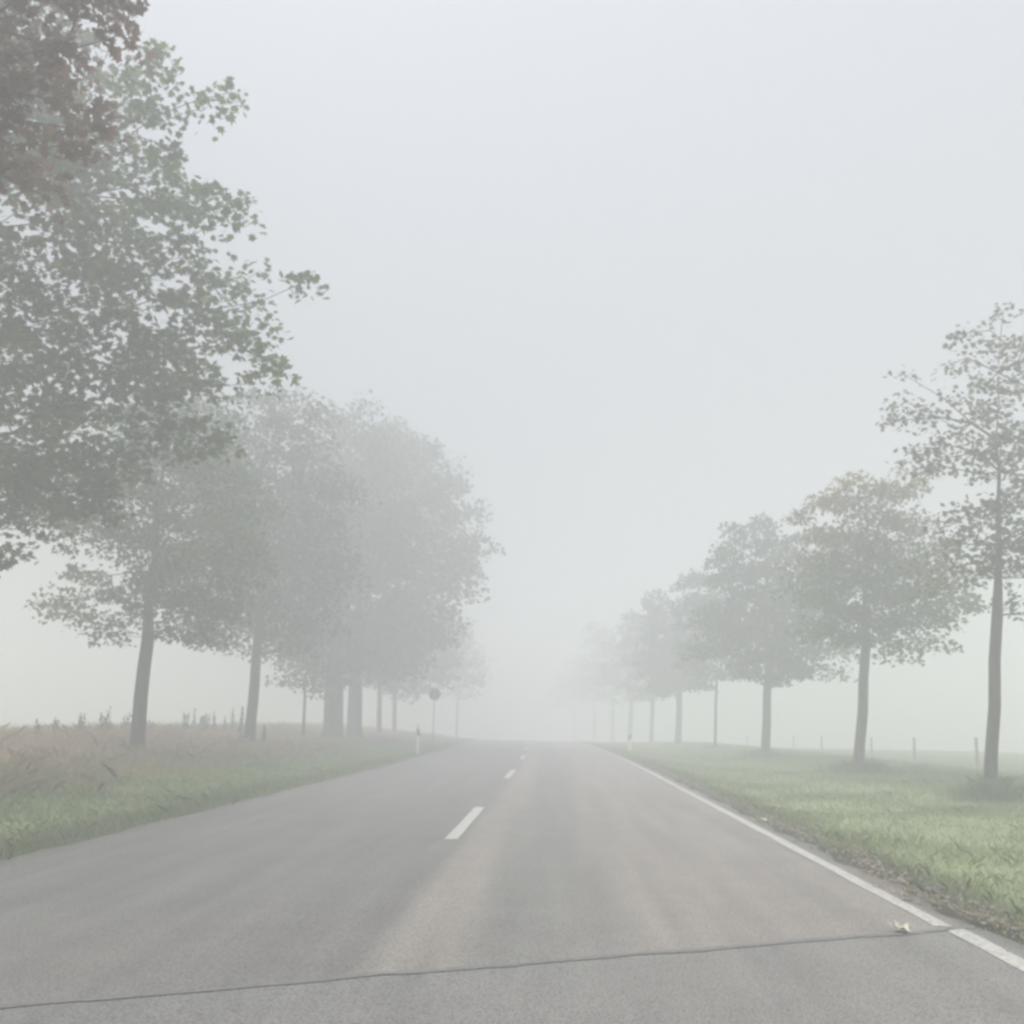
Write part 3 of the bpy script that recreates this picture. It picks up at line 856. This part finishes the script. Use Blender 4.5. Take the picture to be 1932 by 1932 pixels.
# ------------------------------------------------------------------ pasture fence
fence_pts = [(1948, 40), (1841, 45), (1724, 52), (1643, 60), (1550, 69), (1498, 78), (1409, 90), (1350, 102), (1313, 114)]
root = empty("pasture_fence", tuple(at(1724, 1400, 41) * np.array([1, 1, 0]) + np.array([0, 0, float(zg(at(1724, 1400, 41)[0], 41))])))
o3 = np.array(root.location)
tops = []
for i, (px, Yf) in enumerate(fence_pts):
    x = at(px, 1400, Yf)[0]; z0 = float(zg(x, Yf)) - 0.1
    topz = 1.27 - 17 * Yf / FOC + 0.10 + random.uniform(-0.04, 0.04)
    topz = max(topz, z0 + 1.05) if Yf < 60 else z0 + 1.2
    P = Tubes()
    le = random.uniform(-0.04, 0.04)
    b = np.array([x, Yf, z0]) - o3; t = np.array([x + le, Yf + random.uniform(-.03, .03), topz]) - o3
    P.path([b, (b + t) / 2 + np.array([random.uniform(-.01, .01), 0, 0]), t - np.array([0, 0, 0.03]), t], [0.075, 0.07, 0.068, 0.045], 10)
    P.build("post", M_wood, root)
    tops.append((b, t))
for f in (0.55, 0.78, 0.95):
    W = Tubes()
    pts = []
    for k, (b, t) in enumerate(tops):
        p = b * (1 - f) + t * f + np.array([0.07, -0.07, 0])
        if k:
            mid = (pts[-1] + p) / 2 - np.array([0, 0, 0.03]); pts.append(mid)
        pts.append(p)
    W.path(pts, [0.0022] * len(pts), 4)
    W.build("wire", M_wire, root)
tag(root, "weathered wooden post and wire pasture fence beyond the right-hand trees", "fence")

# ------------------------------------------------------------------ tall weeds on the bank crest
def weed(px, Y, h, kind, seed, label):
    R = np.random.default_rng(seed)
    x = at(px, 1380, Y)[0]
    z0 = float(zg(x, Y)) - 0.02
    root = empty("tall_weed", (x, Y, z0))
    S = Tubes(); cen = []; sz = []
    for k in range(kind[0]):
        a = R.uniform(0, 6.28); sp = R.uniform(0.02, kind[1]); hh = h * R.uniform(0.6, 1.0)
        tip = np.array([math.cos(a) * sp, math.sin(a) * sp, hh])
        mid = tip * np.array([0.4, 0.4, 0.55])
        S.path([(0, 0, 0), mid, tip], [0.008, 0.006, 0.003], 4)
        nl = int(60 * hh / 0.8)
        f = R.random(nl) ** 0.8
        wdt = kind[2] * (1.15 - f)
        cen.append(tip[None, :] * f[:, None] + R.normal(0, 1, (nl, 3)) * (wdt[:, None] * 1.1)); sz.append(R.uniform(0.06, 0.13, nl) * (1.2 - 0.6 * f))
    S.build("stem", M_twig, root)
    cen = np.concatenate(cen); sz = np.concatenate(sz)
    leaves_mesh("foliage", cen, sz, M_weed, root, np.clip(R.normal(0.4, 0.25, len(cen)), 0, 1), LEAF_MID, 0.9, R)
    return tag(root, label, "weed", "tall weeds on the left bank")
base_l = "tall weed rising above the dry bank grass"
for i, (px, Y, h, kd, lab) in enumerate([
        (72, 25, 0.72, (3, 0.12, 0.07), "low leafy weed nearest the left edge on the bank crest"),
        (105, 25, 0.70, (3, 0.15, 0.08), None), (152, 26, 0.85, (3, 0.12, 0.10), None),
        (190, 26, 1.05, (4, 0.25, 0.10), "branching weed with a curled head, tallest left of the first trunk"),
        (205, 26, 0.7, (4, 0.18, 0.12), None), (240, 26, 0.8, (5, 0.25, 0.13), "bushy rounded weed just left of the first leaning trunk"),
        (285, 27, 0.8, (2, 0.08, 0.07), None), (430, 27, 0.85, (2, 0.1, 0.07), None), (305, 27, 0.7, (3, 0.2, 0.05), None),
        (420, 28, 0.9, (2, 0.06, 0.06), None), (450, 29, 1.0, (1, 0.03, 0.06), None),
        (478, 28, 0.75, (3, 0.12, 0.07), None), (495, 28, 0.7, (3, 0.15, 0.08), None), (521, 28, 0.85, (3, 0.08, 0.07), None),
        (560, 29, 0.6, (3, 0.12, 0.06), None), (585, 29, 1.0, (2, 0.05, 0.07), None), (615, 30, 0.8, (2, 0.06, 0.06), None)]):
    # frame coordinates of this list are in thirds of the zoomed detail
    X_ = px if px < 280 else 258 + (px - 258) * 0.55
    Yw = 14.6 * FOC / (VX - X_)
    weed(X_, Yw, h * 0.95 * Yw / 30, kd, 100 + i, lab or (base_l + (" left of the first trunk" if px < 258 else " between the first two trunks")))
weed(455, 35, 1.5, (1, 0.03, 0.07), 140, "thin tall weed stalk left of the second leaning trunk")
weed(500, 35, 1.2, (2, 0.05, 0.08), 141, "thicker weed stalk right of the second leaning trunk")

# small tufts sprouting from right trunks
# ------------------------------------------------------------------ haze
V = [(x, y, z) for x in (-310, 310) for y in (-75, 310) for z in (-12, 18.5)]
F = [(0, 1, 3, 2), (4, 6, 7, 5), (0, 4, 5, 1), (2, 3, 7, 6), (0, 2, 6, 4), (1, 5, 7, 3)]
mt = bpy.data.materials.new("fog"); mt.use_nodes = True
n = mt.node_tree.nodes; n.clear()
o = n.new("ShaderNodeOutputMaterial"); pv = n.new("ShaderNodeVolumePrincipled")
pv.inputs["Color"].default_value = (0.978, 0.992, 1.0, 1)
pv.inputs["Density"].default_value = 0.0245
pv.inputs["Anisotropy"].default_value = 0.0
mt.node_tree.links.new(pv.outputs[0], o.inputs["Volume"])
tag(mesh_obj("haze", V, F, mt), "pale morning fog filling the whole road scene", "fog", None, "stuff")
